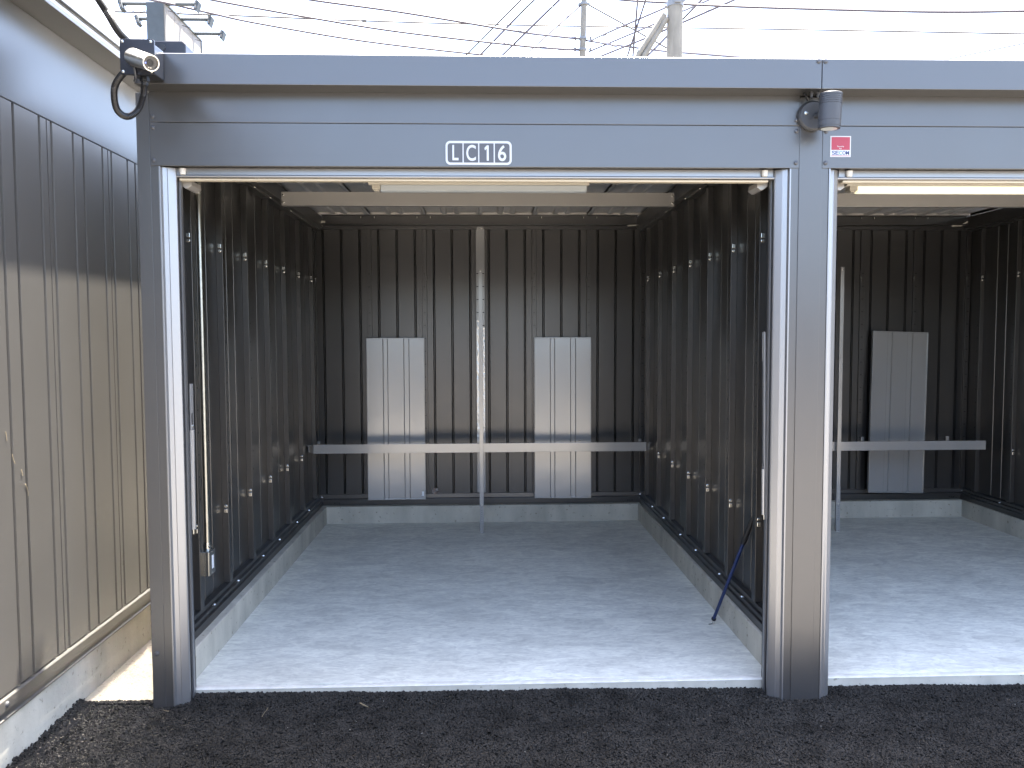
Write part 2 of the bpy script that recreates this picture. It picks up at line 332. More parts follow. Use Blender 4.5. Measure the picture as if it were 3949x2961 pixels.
def ribbed(w, grooves, gw=.012, gd=.007, t=.004):
    """open-section sheet profile: (s, depth) polyline; depth grows away from the viewer"""
    p = [(0, 0)]
    for g in grooves:
        p += [(g-gw/2, 0), (g-gw/4, gd), (g-gw/12, .0), (g+gw/12, .0), (g+gw/4, gd), (g+gw/2, 0)] if gw > .011 else [(g-gw/2, 0), (g, gd), (g+gw/2, 0)]
    p += [(w, 0)]
    return p+[(s, d+t) for s, d in p[::-1]]
COLY = [.312+.4165*n for n in range(7)]
def side_wall(x, s, zbase_x):
    """x: sheet plane, s: +1 faces +x"""
    fr = MB()
    q = lambda a, b: (x+s*a, b)
    e = abs(zbase_x-x)
    fr.prism([q(-.01, .131), q(e, .131), q(e, .166), q(e-.006, .169), q(e-.010, .169), q(e-.010, .188), q(e-.022, .192), q(e-.022, .212), q(.004, .218), q(-.01, .218)], 'y', .12, 3.0)
    wl = fr.build('side_wall', 'paint_in', G, bevel=.0015)
    hx = MB().prism([q(-.01, 2.232), q(.05, 2.232), q(.05, 2.245), q(.075, 2.25), q(.075, 2.335), q(-.01, 2.335)], 'y', .12, 2.98).build('top_header', 'paint_in', wl, bevel=.0015)
    pr = None; pm = None
    edges = [.121]+COLY+[2.998]
    for k in range(len(edges)-1):
        ya, yb = edges[k]+.0012, edges[k+1]-.0012; w = yb-ya
        gr = [g for g in (.15, .265)] if w > .35 else ([.06] if w > .12 else [])
        prof = ribbed(w, gr, .008, .006)
        MB().prism([(x-s*d, ya+t) for t, d in prof], 'z', .2185, 2.2315).build('wall_panel', 'paint_in', wl)
    c0 = None
    for k, y in enumerate(COLY):
        if c0 is None:
            cc = [(x, y), (x+s*.030, y), (x+s*.032, y+.002), (x+s*.032, y+.044), (x, y+.044)]
            c0 = MB().prism(cc, 'z', .2187, 2.2313).build('column', 'paint_in', wl, bevel=.001); y0 = y
            sh = MB()
            for j in range(9): sh.box(x+s*.0315 if s > 0 else x-.0326, x+.0326 if s > 0 else x-.0315, y+.018, y+.026, 1.5-.0985*j-.004, 1.5-.0985*j+.004)
            h0 = sh.build('slot_holes', 'dark_gap', wl, kind='stuff')
            cl = []
            for z, sg in ((1.866, -1), (.575, 1)):
                xc = x+s*.018; a = MB().box(xc-.0085, xc+.0085, y-.005, y-.0002, z-.011, z+.011).build('clip', 'zinc', wl, bevel=.0025)
                b = MB().lathe((xc, y, z+sg*.023), (0, -1, 0), [(0, .0085), (.003, .0085), (.004, .006), (.007, .005)], 10).build('clip_bolt', 'zinc', wl, smooth=True)
                cl += [a, b]
            sc = MB().lathe((x+s*e, y+.14, .199), (s, 0, 0), [(-.01, .007), (.0, .007), (.004, .005)], 8).build('screw', 'zinc', wl, smooth=True)
            sc2 = MB().lathe((x+s*.05, y+.10, 2.240), (s, 0, 0), [(-.01, .005), (.0, .005), (.004, .004)], 8).build('screw', 'zinc', wl, smooth=True)
        else:
            dup(c0, wl, (0, y-y0, 0)); dup(h0, wl, (0, y-y0, 0))
            for c in cl: dup(c, wl, (0, y-y0, 0))
            dup(sc, wl, (0, y-y0-(.05 if k % 2 else 0), 0)); dup(sc2, wl, (0, y-y0-(.09 if k % 2 else 0), 0))
    return wl
WALL_L = side_wall(-.08, 1, -.035)
WALL_R = side_wall(2.46, -1, 2.414)
side_wall(2.50, 1, 2.546)
side_wall(5.02, -1, 4.972)
MB().box(2.474, 2.486, .13, 2.99, .132, 2.33).build('partition_core', 'dark_gap', G)
# outer cladding towards the gap
oc = MB()
prof = ribbed(2.98, [.1+.14*k for k in range(20)], .016, .007)
MB().prism([(-.1005+d*.9, .121+t) for t, d in prof], 'z', .1325, 2.34).build('outer_cladding', 'paint', G)
MB().box(5.03, 5.05, .121, 3.06, .1325, 2.34).build('outer_cladding', 'paint', G)
MB().box(-.09, 5.06, 3.02, 3.06, .1325, 2.34).build('rear_cladding', 'paint', G)

BX = .4197
def back_wall(dx):
    fr = MB()
    fr.prism([(2.971, .1315), (3.0, .1315), (3.0, .213), (2.988, .213), (2.985, .181), (2.971, .178)], 'x', -.079+dx, 2.459+dx)
    wl = fr.build('back_wall', 'paint_in', G, bevel=.0015)
    MB().prism([(2.93, 2.272), (3.01, 2.272), (3.01, 2.345), (2.93, 2.345), (2.93, 2.340), (2.945, 2.338), (2.945, 2.284), (2.93, 2.282)], 'x', -.004+dx, 2.384+dx).build('top_header', 'paint_in', wl, bevel=.001)
    MB().box(-.079+dx, 2.459+dx, 2.958, 3.018, 2.3452, 2.3995).build('roof_closure', 'deck', wl)
    MB().box(-.079+dx, 2.459+dx, 2.985, 3.01, 2.243, 2.2715).build('header_lip', 'paint_in', wl, bevel=.002)
    p0 = c0 = None
    for k in range(6):
        xa = -.08+BX*k
        if p0 is None:
            prof = ribbed(BX-.003, [.07, .2085, .347], .019, .016)
            p0 = MB().prism([(xa+.0015+dx+t, 3.0+d) for t, d in prof], 'z', .2135, 2.2425).build('wall_panel', 'paint_in', wl)
        else: dup(p0, wl, (BX*k, 0, 0))
    for k in range(7):
        x = -.08+BX*k+dx
        if k == 3: continue
        if c0 is None:
            c0 = MB().prism([(x-.019, 3.0), (x-.017, 2.985), (x+.017, 2.985), (x+.019, 3.0)], 'z', .2137, 2.2423).build('column', 'paint_in', wl, bevel=.001); x0 = x
            sh = MB()
            for j in range(14): sh.box(x-.007, x+.007, 2.9842, 2.9855, 1.906-.0985*j-.003, 1.906-.0985*j+.003)
            h0 = sh.build('slot_holes', 'dark_gap', wl, kind='stuff')
            a0 = MB().box(x+.013, x+.019, 2.977, 2.9845, 1.862, 1.882).box(x+.013, x+.019, 2.977, 2.9845, 1.846, 1.854).build('clip', 'zinc', wl, bevel=.002)
            s0 = MB().box(x+.05, x+.056, 2.926, 2.930, 2.318, 2.332).build('screw', 'zinc', wl)
        else:
            dup(c0, wl, (x-x0, 0, 0)); dup(h0, wl, (x-x0, 0, 0)); dup(a0, wl, (x-x0-(.032 if k > 3 else 0), 0, 0)); 
            if k < 6: dup(s0, wl, (x-x0, 0, 0)); dup(s0, wl, (x-x0-.1, 0, 0))
    hb = MB()
    for x in (.05, 2.32): hb.box(x+dx, x+.012+dx, 2.9698, 2.9712, .146, .153).box(x+dx+.02, x+.025+dx, 2.9698, 2.9712, .144, .155).box(x+dx+.033, x+.045+dx, 2.9698, 2.9712, .146, .153)
    hb.build('weep_holes', 'dark_gap', wl, kind='stuff')
    # pale slotted shelf column in the middle
    x = 1.186+dx
    sc = MB().prism([(x-.034, .222), (x+.034, .222), (x+.034, 2.235), (x+.02, 2.262), (x-.02, 2.262), (x-.034, 2.235)], 'y', 2.955, 2.984).build('shelf_column', 'shelf', wl, bevel=.003)
    sh = MB()
    for j in range(14):
        z = 1.906-.0985*j
        for q in (-.026, .018): sh.box(x+q-.004, x+q+.011, 2.9542, 2.9555, z-.0035, z+.0035)
    sh.build('slot_holes', 'dark_gap', sc, kind='stuff')
    if dx == 0:
        MB().box(x-.031, x-.014, 2.9525, 2.9548, .62, 1.55).box(x+.017, x+.031, 2.9525, 2.9548, .62, 1.5).build('protective_film', 'clear_wrap', sc)
    for q in (-.012, .012): bolt(sc, (x+q, 2.955, 2.245), r=.004, h=.003, m='zinc', name='screw')
    return wl
BW1 = back_wall(0); BW2 = back_wall(DX)
MB().box(-.01, .025, 2.925, 2.9295, 2.282, 2.297).build('label_tag', 'cream', BW1)
MB().box(-.06, .0, 2.95, 2.985, 2.262, 2.27).build('cable_stub', 'cream', BW1, bevel=.003)
MB().tube([(2.31, 2.95, 2.268), (2.37, 2.945, 2.27), (2.42, 2.93, 2.29), (2.44, 2.92, 2.3)], .006, 8).build('cable_stub', 'cream', BW1, smooth=True)
MB().tube([(4.83, 2.95, 2.268), (4.90, 2.945, 2.27), (4.95, 2.93, 2.30), (4.96, 2.90, 2.34)], .006, 8).build('cable_stub', 'cream', BW2, smooth=True)

# roof deck seen from below, ribs running front to back
for dx in (0, DX):
    d0 = None
    for k in range(6):
        xa = -.08+BX*k+dx; w = BX-.004
        pf = [(0, 2.346), (.018, 2.346), (.018, 2.364), (.13, 2.364), (.14, 2.354), (.17, 2.354), (.18, 2.364), (.225, 2.364), (.235, 2.354), (.265, 2.354), (.275, 2.364), (w-.018, 2.364), (w-.018, 2.346), (w, 2.346)]
        if d0 is None:
            prof = [(xa+.002+a, b) for a, b in pf]+[(xa+.002+a, b+.003) for a, b in pf[::-1]]
            d0 = MB().prism(prof, 'y', .125, 2.955).build('roof_panel', 'deck', G)
        else: dup(d0, G, (BX*k, 0, 0))
    for y, za, zb in ((.85, 2.198, 2.285), (1.65, 2.207, 2.287)):
        b = MB().prism([(y, za), (y+.045, za), (y+.045, za+.012), (y+.004, za+.012), (y+.004, zb-.012), (y+.045, zb-.012), (y+.045, zb), (y, zb)], 'x', (.08 if y < 1 else .014)+dx, (2.335 if y < 1 else 2.362)+dx).build('ceiling_beam', 'beam', G, bevel=.002)
        for x in ((.08 if y < 1 else .014)+.012, (2.335 if y < 1 else 2.362)-.012):
            for z in (za+.018, zb-.018): bolt(b, (x+dx, y, z), r=.0055, h=.004, m='zinc')

# ------------------------------------------------------------------ neighbouring building on the left
L = thing('neighbouring_building', 'charcoal ribbed steel building running along the left edge', 'building', (-.6, 0, 0))
XL = -.40; Y0, Y1 = -2.9, 6.1
MB().prism([(-.8, -.3), (XL, -.3), (XL, .150), (XL-.004, .154), (-.8, .154)], 'y', Y0, Y1).build('concrete_kerb', 'concrete', L)
br = MB().prism([(-.5, .1545), (-.386, .1545), (-.386, .161), (-.393, .166), (-.393, .182), (-.386, .186), (-.386, .224), (-.392, .230), (-.40, .231), (-.40, .238), (-.5, .238)], 'y', Y0, Y1).build('base_rail', 'paint_left', L, bevel=.0015)
for y in (-.565, .9, -1.8): bolt(br, (-.386, y, .207), ax=(1, 0, 0), r=.009)
PW = .487; l0 = None; yst = .094-PW*6
for k in range(18):
    ya = yst+PW*k
    if l0 is None:
        prof = [(0, 0), (.003, .018), (.007, .006), (.011, .018), (.014, 0)]
        for g, gw, gd in ((.17, .016, .02), (.22, .007, .014), (.253, .016, .02), (.412, .016, .02)):
            prof += [(g-gw/2, 0), (g-gw/4, gd), (g, gd*.35), (g+gw/4, gd), (g+gw/2, 0)]
        prof += [(PW-.002, 0)]
        prof = prof+[(a, b+.004) for a, b in prof[::-1]]
        l0 = MB().prism([(-.393-d, ya+t) for t, d in prof], 'z', .2385, 2.2245).build('wall_panel', 'paint_left', L); yk = ya
    else: dup(l0, L, (0, ya-yk, 0))
MB().box(-.45, -.392, Y0, Y1, 2.2285, 2.566).build('frieze_panel', 'frieze', L, bevel=.002)
MB().box(-.45, -.394, Y0, Y1, 2.2245, 2.2284).build('frieze_shadow_gap', 'dark_gap', L)
MB().box(-.45, -.2815, Y0, Y1, 2.5665, 2.572).build('soffit', 'paint_left', L)
MB().prism([(-.2810, 2.5655), (-.272, 2.5655), (-.272, 2.573), (-.279, 2.575), (-.279, 2.588), (-.283, 2.592), (-.283, 2.60), (-.3, 2.62), (-.3, 2.628), (-.285, 2.628), (-.285, 2.622), (-.45, 2.622), (-.45, 2.5725), (-.281, 2.5725)], 'y', Y0, Y1).build('gutter', 'frieze', L, bevel=.0015)
MB().prism([(-.34, 2.6285), (-.318, 2.6285), (-.318, 2.66), (-.325, 2.663), (-.34, 2.663)], 'y', Y0, Y1).build('roof_flashing', 'pale_wall', L, bevel=.002)
MB().prism([(-.47, 2.664), (-.345, 2.664), (-.345, 2.785), (-.352, 2.795), (-.352, 2.81), (-.47, 2.81)], 'y', Y0, Y1).build('roof_parapet', 'pale_wall', L, bevel=.003)
MB().box(-6, -.4505, Y0, Y1, .155, 2.78).build('building_core', 'paint_left', L)

# storage row across the drive, seen only mirrored in the steel
O = thing('opposite_storage_row', 'long dark grey storage row across the drive, behind the viewer', 'building', (2, -11.5, 0))
MB().box(-12, 18, -15, -11.6, -.035, 2.45).build('wall', 'paint', O)
MB().box(-12.1, 18.1, -11.6, -11.45, 2.1, 2.55).build('fascia_panel', 'paint', O)
for k in range(10): MB().box(-11+2.9*k, -8.6+2.9*k, -11.6, -11.55, 0, 2.08).build('shutter', 'shutter', O)

# ------------------------------------------------------------------ things on and in the garage
# number plate
sg = thing('unit_sign', 'white framed grey plate reading LC16 above the centre bay', 'sign', (1.192, -.104, 2.126))
def rrect(x0, x1, z0, z1, r, cs=(1, 1, 1, 1), n=8):
    pts = []
    for (cx, cz, a0, on) in ((x1-r, z1-r, 0, cs[0]), (x0+r, z1-r, 90, cs[1]), (x0+r, z0+r, 180, cs[2]), (x1-r, z0+r, 270, cs[3])):
        if on:
            for k in range(n+1): t = R(a0+90*k/n); pts.append((cx+r*math.cos(t), cz+r*math.sin(t)))
        else:
            pts.append((cx+(r if a0 in (0, 270) else -r), cz+(r if a0 in (0, 90) else -r)))
    return pts
fr = MB().prism(rrect(1.066, 1.319, 2.0812, 2.171, .018), 'y', -.1068, -.1037).build('frame', 'white', sg)
kx = lambda u: 1.066+(u-265)*.253/1760; kz = lambda v: 2.171-(v-165)*.0898/638
def glyph_mesh(ch):
    c = bpy.data.curves.new('glyph', 'FONT'); c.body = ch; c.resolution_u = 6; c.extrude = .02; c.offset = .012
    o = bpy.data.objects.new('glyph', c); COL.objects.link(o); dg = bpy.context.evaluated_depsgraph_get()
    me = bpy.data.meshes.new_from_object(o.evaluated_get(dg)); bpy.data.objects.remove(o); return me
def letter(ch, x0, x1, z0, z1, y, t, m, parent, name='letter'):
    me = glyph_mesh(ch); n = len(me.vertices); co = np.empty(n*3, np.float32); me.vertices.foreach_get('co', co); co = co.reshape(-1, 3)
    lo, hi = co.min(0), co.max(0); u = (co-lo)/(hi-lo)
    q = np.stack([x0+u[:, 0]*(x1-x0), y-u[:, 2]*t, z0+u[:, 1]*(z1-z0)], -1); me.vertices.foreach_set('co', q.astype(np.float32).ravel()); me.update()
    me.materials.clear(); me.materials.append(M[m]); return link(name, me, parent)
for j, ((a, b), (ch, l0_, l1_, t0, t1)) in enumerate(zip(((320, 715), (747, 1130), (1162, 1543), (1577, 1968)), (('L', 445, 608, 275, 685), ('C', 815, 1070, 270, 700), ('1', 1295, 1415, 283, 693), ('6', 1660, 1878, 275, 703)))):
    MB().prism(rrect(kx(a), kx(b), kz(743), kz(228), .011, (j == 3, j == 0, j == 0, j == 3)), 'y', -.1075, -.1067).build('cell', 'sign_grey', sg)
    if ch == '1':
        MB().prism([(kx(u), kz(v)) for u, v in ((1358, 693), (1358, 372), (1312, 415), (1297, 350), (1365, 283), (1412, 283), (1415, 693))], 'y', -.1083, -.1074).build('letter', 'white', sg)
    else: letter(ch, kx(l0_), kx(l1_), kz(t1), kz(t0), -.1074, .0009, 'white', sg)

# security sticker
st = thing('security_sticker', 'small red and white square security sticker beside the wall lamp', 'sticker', (2.599, -.104, 2.157))
sx0, sx1, sz0, sz1 = 2.5585, 2.6395, 2.117, 2.1975; sw = sx1-sx0
MB().box(sx0, sx1, -.1046, -.1037, sz0, sz1).build('backing', 'white', st)
MB().box(sx0+.004, sx1-.004, -.1049, -.1045, sz0+.027, sz1-.004).build('red_field', 'red', st)
MB().box(sx0+.004, sx1-.004, -.1049, -.1045, sz0+.0035, sz0+.0055).build('red_line', 'red', st)
u0 = sx0+.006; lw = (sw-.012)/5
for j, ch in enumerate('SECOM'):
    letter(ch, u0+lw*j+.0006, u0+lw*(j+1)-.0006, sz0+.0085, sz0+.0235, -.1045, .0005, 'teal_print' if ch == 'C' else 'blue_print', st)
letter('Security', sx0+.027, sx0+.054, sz0+.0365, sz0+.0435, -.1048, .0003, 'white', st, 'lettering'); letter('by', sx0+.036, sx0+.045, sz0+.029, sz0+.0355, -.1048, .0003, 'white', st, 'lettering')

# wall lamp
wlm = thing('wall_lamp', 'dark grey cylindrical up and down spotlight on the post', 'lamp', (2.49, -.104, 2.265))
MB().lathe((2.482, -.1037, 2.27), (0, -1, 0), [(0, .055), (.004, .057), (.014, .058), (.02, .055), (.0245, .05)], 40).build('base', 'grey_metal', wlm, smooth=True)
MB().tube([(2.49, -.125, 2.268), (2.5, -.165, 2.266), (2.506, -.18, 2.265)], [.011, .011, .012], 14).build('arm', 'grey_metal', wlm, smooth=True)
bd = [(0, .0325), (.001, .0395), (.008, .0395), (.0085, .041), (.027, .041), (.0275, .0403), (.029, .0403), (.0295, .041), (.084, .041)]
for j in range(5): t = .088+.0075*j; bd += [(t, .041), (t+.0005, .0395), (t+.0025, .0395), (t+.003, .041)]
bd += [(.128, .0412), (.1295, .040), (.1295, .036)]
ax = Vector((.03, -.03, 1)).normalized()
bdy = MB().lathe((2.506, -.212, 2.197), ax, bd, 40).build('body', 'grey_metal', wlm, smooth=True)
MB().lathe(Vector((2.506, -.212, 2.197))-ax*.0003, ax, [(-.0006, .029), (.0, .029)], 30).build('glass', 'diff_off', bdy, smooth=True)
MB().lathe(Vector((2.506, -.212, 2.197))+ax*.1296, ax, [(0, .036), (.0008, .03)], 30).build('glass', 'diff_off', bdy, smooth=True)
bolt(wlm, (2.452, -.128, 2.278), r=.006, h=.005, m='zinc', name='screw')
MB().tube([(2.43, -.16, 2.343), (2.445, -.14, 2.338), (2.46, -.125, 2.325)], .004, 8).build('cable', 'black', wlm, smooth=True)
for x in (2.462, 2.487): MB().lathe((x, -.15, 2.3495), (0, 0, -1), [(0, .007), (.012, .006), (.02, .004)], 10).build('cable_gland', 'grey_metal', wlm, smooth=True)

# security camera on its bracket
cm = thing('security_camera', 'silver bullet security camera on a black bracket box', 'camera', (0, -.2, 2.34))
hb = MB().add([(-.03, -.335, 2.345), (.06, -.335, 2.345), (.05, -.2005, 2.356), (-.03, -.2005, 2.356), (-.03, -.335, 2.45), (.06, -.335, 2.45), (.05, -.2005, 2.464), (-.03, -.2005, 2.464)],
             [(0, 3, 2, 1), (4, 5, 6, 7), (0, 1, 5, 4), (1, 2, 6, 5), (2, 3, 7, 6), (3, 0, 4, 7)]).build('bracket_box', 'navy_box', cm, bevel=.004)
MB().prism(rrect(-.046, .072, 2.335, 2.457, .007), 'y', -.345, -.3352).build('mounting_plate', 'navy_box', cm, bevel=.0015)
for x in (-.036, .061):
    for z in (2.345, 2.4475): bolt(cm, (x, -.345, z), r=.0042, h=.004, m='zinc', name='screw')
A = Vector((-.001, -.345, 2.395)); B = Vector((.103, -.462, 2.338)); d = (B-A).normalized(); Ln = (B-A).length
cb = MB().lathe(A, d, [(0, .029), (.004, .0295), (Ln*.97, .0265), (Ln*1.06, .0265), (Ln*1.06, .0235), (Ln, .023)], 36).build('camera_body', 'silver', cm, smooth=True)
MB().lathe(A+d*(Ln*1.0), d, [(0, .0228), (.0015, .0228)], 30).build('front_glass', 'glass', cb, smooth=True)
MB().lathe(A+d*(Ln+.0016), d, [(0, .012), (.002, .011), (.0022, .007), (.0005, .006)], 24).build('lens', 'black', cb, smooth=True)
sd = d.cross(Vector((0, 0, 1))).normalized(); ud = sd.cross(d)
MB().lathe(A+d*(Ln+.0016)+sd*.015-ud*.003, d, [(0, .0025), (.001, .002)], 8).build('status_light', 'led', cb, smooth=True)
for q in (-.003, .004): MB().lathe(A+d*(Ln+.0016)-ud*.016+sd*q, d, [(0, .0025), (.001, .002)], 8).build('sensor', 'zinc', cb, smooth=True)
def spline(pts, n=10):
    out = []; p = [Vector(q) for q in pts]; p = [p[0]*2-p[1]]+p+[p[-1]*2-p[-2]]
    for i in range(1, len(p)-2):
        for k in range(n):
            t = k/n; out.append(.5*((2*p[i])+(-p[i-1]+p[i+1])*t+(2*p[i-1]-5*p[i]+4*p[i+1]-p[i+2])*t*t+(-p[i-1]+3*p[i]-3*p[i+1]+p[i+2])*t**3))
    return out+[p[-2]]
def corr(pts, r, per=.0035, amp=.0009):
    sp = spline(pts, 60); acc = 0; P = [sp[0]]; rr = [r]; i = 0
    for a, b in zip(sp, sp[1:]):
        acc += (b-a).length
        if acc > per/2: P.append(b); i += 1; rr.append(r+(amp if i % 2 else -amp)); acc = 0
    return P, rr
P_, r_ = corr([(.018, -.3, 2.322), (.012, -.3, 2.28), (-.008, -.3, 2.228), (-.045, -.3, 2.204), (-.08, -.295, 2.225), (-.093, -.29, 2.27), (-.092, -.28, 2.32), (-.075, -.25, 2.37), (-.05, -.22, 2.40), (-.02, -.215, 2.41)], .0112)
MB().tube(P_, r_, 14).build('hose', 'hose', cm, smooth=True)
MB().lathe((.019, -.3, 2.345), (-.02, 0, -1), [(0, .016), (.008, .016), (.009, .0175), (.02, .0175), (.021, .013), (.034, .013)], 8).build('hose_gland', 'black', cm)
MB().tube(spline([(.002, -.352, 2.367), (.008, -.356, 2.345), (.006, -.345, 2.325), (-.005, -.33, 2.318)]), .0035, 8).build('cable', 'grey_metal', cm, smooth=True)
P_, r_ = corr([(-.24, -.32, 2.84), (-.19, -.29, 2.70), (-.127, -.26, 2.584), (-.09, -.25, 2.517), (-.052, -.25, 2.475), (-.02, -.26, 2.44)], .0122)
MB().tube(P_, r_, 14).build('hose', 'hose', cm, smooth=True)

# junction box on the roof
jb = MB().prism([(-.09, 2.4605), (.058, 2.4605), (.058, 2.562), (.046, 2.573), (-.09, 2.573)], 'y', .0, .16).build('box', 'navy_box', bevel=.004)
jt = thing('junction_box', 'flat black junction box on the roof behind the security camera', 'junction box', (0, .08, 2.42))
jb.parent = jt; jb.matrix_parent_inverse = Matrix.Translation(-Vector((0, .08, 2.42)))
MB().box(-.088, .056, .002, .158, 2.4202, 2.4604).build('foot', 'black', jt)
MB().lathe((-.03, -.0005, 2.548), (0, -1, 0), [(0, .012), (.002, .012)], 16).build('knockout', 'black', jt, smooth=True)
P_, r_ = corr([(.055, .06, 2.53), (.085, .06, 2.52), (.13, .06, 2.495), (.2, .06, 2.45), (.35, .06, 2.432)], .011)
MB().tube(P_, r_, 12).build('conduit', 'hose', jt, smooth=True)

# ceiling lamps
def ceil_lamp(x0, x1, y, lit, label):
    t = thing('ceiling_lamp', label, 'lamp', ((x0+x1)/2, y, 2.19), 'slim batten lamps under the ceiling')
    MB().prism([(y-.035, 2.1975), (y+.035, 2.1975), (y+.03, 2.168), (y-.03, 2.168)], 'x', x0, x1).build('housing', 'cream', t, bevel=.002)
    MB().prism([(y-.026, 2.1675), (y+.026, 2.1675), (y+.022, 2.142), (y+.012, 2.136), (y-.012, 2.136), (y-.022, 2.142)], 'x', x0+.06, x1-.012).build('diffuser', 'diff_on' if lit else 'diff_off', t, bevel=.002)
    MB().box(x0+.018, x0+.058, y-.027, y+.027, 2.146, 2.1676).box(x0+.026, x0+.052, y-.018, y+.018, 2.139, 2.1461).build('sensor_cap', 'cream', t, bevel=.002)
    MB().tube([(x0+.035, y, 2.14), (x0+.035, y, 2.134)], .0015, 6).build('pull_cord', 'cream', t)
ceil_lamp(.648, 1.733, .80, False, 'cream batten lamp, unlit, across the ceiling of the centre bay')
ceil_lamp(3.02, 4.14, .80, True, 'lit warm yellow batten lamp in the right-hand bay')

# shelf rails with brackets and their props
def shelf_rail(xa, xb, y, brx, label):
    t = thing('shelf_rail', label, 'rail', ((xa+xb)/2, y, .585), 'horizontal shelf rails')
    MB().prism([(y, .586), (y+.03, .586), (y+.03, .590), (y+.004, .590), (y+.004, .648), (y+.03, .648), (y+.03, .652), (y, .652)], 'x', xa, xb).build('bar', 'shelf', t, bevel=.0012)
    for x in brx:
        MB().prism([(y+.0305, .592), (2.984, .53), (2.984, .578), (y+.0305, .645)], 'x', x-.002, x+.002).build('bracket', 'shelf', t)
        MB().box(x-.012, x+.012, 2.9725, 2.9838, .575, .63).build('hook', 'shelf', t, bevel=.002)
        MB().box(x-.02, x+.02, y+.0306, y+.06, .640, .6425).build('tab', 'shelf', t)
shelf_rail(-.024, 2.394, 2.60, (-.062, .74, 1.62, 2.42), 'pale grey steel rail across the back of the centre bay')
shelf_rail(2.536, 4.885, 2.525, (2.50+.03, 3.32, 4.18, 4.86), 'pale grey steel rail across the back of the right-hand bay')
def prop(x, y, zt, label):
    t = thing('shelf_prop', label, 'post', (x, y, 0), 'upright perforated shelf props')
    b = MB().prism([(x-.0135, y), (x+.0135, y), (x+.0135, y+.0015), (x-.0115, y+.0015), (x-.0115, y+.019), (x-.0135, y+.019)], 'z', .14, zt).build('upper_channel', 'shelf', t, bevel=.0006)
    MB().prism([(x-.0147, y-.002), (x+.0147, y-.002), (x+.0147, y-.0004), (x-.0137, y-.0004), (x-.0137, y+.019), (x-.0147, y+.019)], 'z', .006, .33).build('foot_channel', 'shelf', t, bevel=.0006)
    MB().box(x-.014, x+.014, y-.002, y+.018, 0, .006).build('foot_plate', 'shelf', t)
    bolt(t, (x, y-.002, .205), r=.0045, h=.004, m='zinc', name='screw'); bolt(t, (x, y, zt-.02), r=.0045, h=.003, m='zinc', name='screw')
    h = MB()
    for j in range(7): h.box(x-.0022, x+.0022, y-.0026, y-.0019, .083+.0165*j, .0875+.0165*j)
    h.build('holes', 'dark_gap', t, kind='stuff')
prop(1.188, 2.578, 1.914, 'upright pale grey perforated prop in front of the centre bay shelf rail')
prop(3.778, 2.49, 1.915, 'upright pale grey perforated prop in the right-hand bay')

# loose shelf boards stood against the back walls
def board(x0, w, h, label, m='shelf', place=None, sticker=False):
    t = thing('shelf_board', label, 'board', (0, 0, 0), 'loose ribbed shelf boards')
    f = [0, .27, .285, .35, .365, .635, .65, .725, .74, 1]
    d = [0, 0, -.009, -.009, 0, 0, -.009, -.009, 0, 0]
    pf = [(w*a-w/2, -b) for a, b in zip(f, d)]
    prof = [(a, b-.004) for a, b in pf]+[(a, b+.0) for a, b in pf[::-1]]
    MB().prism(prof, 'z', .008, h-.008).build('sheet', m, t)
    MB().box(-w/2-.004, w/2+.004, -.014, .012, 0, .0078).build('rim', m, t, bevel=.0012); MB().box(-w/2-.004, w/2+.004, -.014, .012, h-.0078, h).build('rim', m, t, bevel=.0012)
    MB().box(-w/2-.0042, -w/2, -.014, .012, .008, h-.008).build('rim', m, t, bevel=.0012); MB().box(w/2, w/2+.0042, -.014, .012, .008, h-.008).build('rim', m, t, bevel=.0012)
    s = MB()
    for zz in np.linspace(.12, h-.12, 8):
        for a in (.255, .38, .62, .755): s.tube([(w*a-w/2, -.0042, zz), (w*a-w/2, -.0062, zz)], .0032, 8)
    s.build('spot_welds', m, t, smooth=True, kind='stuff')
    if sticker: MB().box(w/2-.027, w/2-.011, -.0052, -.0042, .025, .06).build('label', 'paper', t)
    t.location = place[0]; t.rotation_euler = place[1]; return t
board(0, .432, 1.238, 'pale grey ribbed shelf board standing left of the centre prop', place=((.539, 2.925, .1815), (R(-1.2), 0, R(1.5))), sticker=True)
board(0, .428, 1.238, 'pale grey ribbed shelf board standing right of the centre prop', place=((1.813, 2.925, .1815), (R(-1.4), 0, R(-2.0))))
board(0, .44, 1.255, 'tilted pale grey shelf board in the right-hand bay', place=((4.41, 2.90, .20), (R(-2.0), R(1.7), R(3))))

# conduit and outlet box on the left wall
ct = thing('conduit_outlet', 'galvanised conduit with steel outlet box on the left inner wall', 'conduit', (-.045, .40, .36))
MB().tube([(-.045, .40, .475), (-.045, .40, 2.34)], .0125, 18).build('conduit', 'steel_tube', ct, smooth=True)
MB().lathe((-.045, .40, .470), (0, 0, 1), [(0, .0165), (.022, .0165), (.023, .014), (.034, .014)], 14).build('connector', 'zinc', ct, smooth=True)
ob = MB().box(-.0595, -.022, .352, .432, .358, .4705).build('outlet_box', 'box_steel', ct, bevel=.004)
MB().box(-.0222, -.0205, .356, .428, .361, .4675).build('face_plate', 'box_steel', ob, bevel=.001)
MB().box(-.0206, -.0196, .386, .408, .385, .445).build('socket_label', 'paper', ob)
for z in (.367, .461): MB().lathe((-.0206, .392, z), (1, 0, 0), [(0, .003), (.0015, .002)], 8).build('screw', 'zinc', ob, smooth=True)
MB().lathe((-.034, .388, .485), (1, -.3, 0), [(0, .004), (.012, .0035)], 8).build('lock_screw', 'zinc', ct, smooth=True)
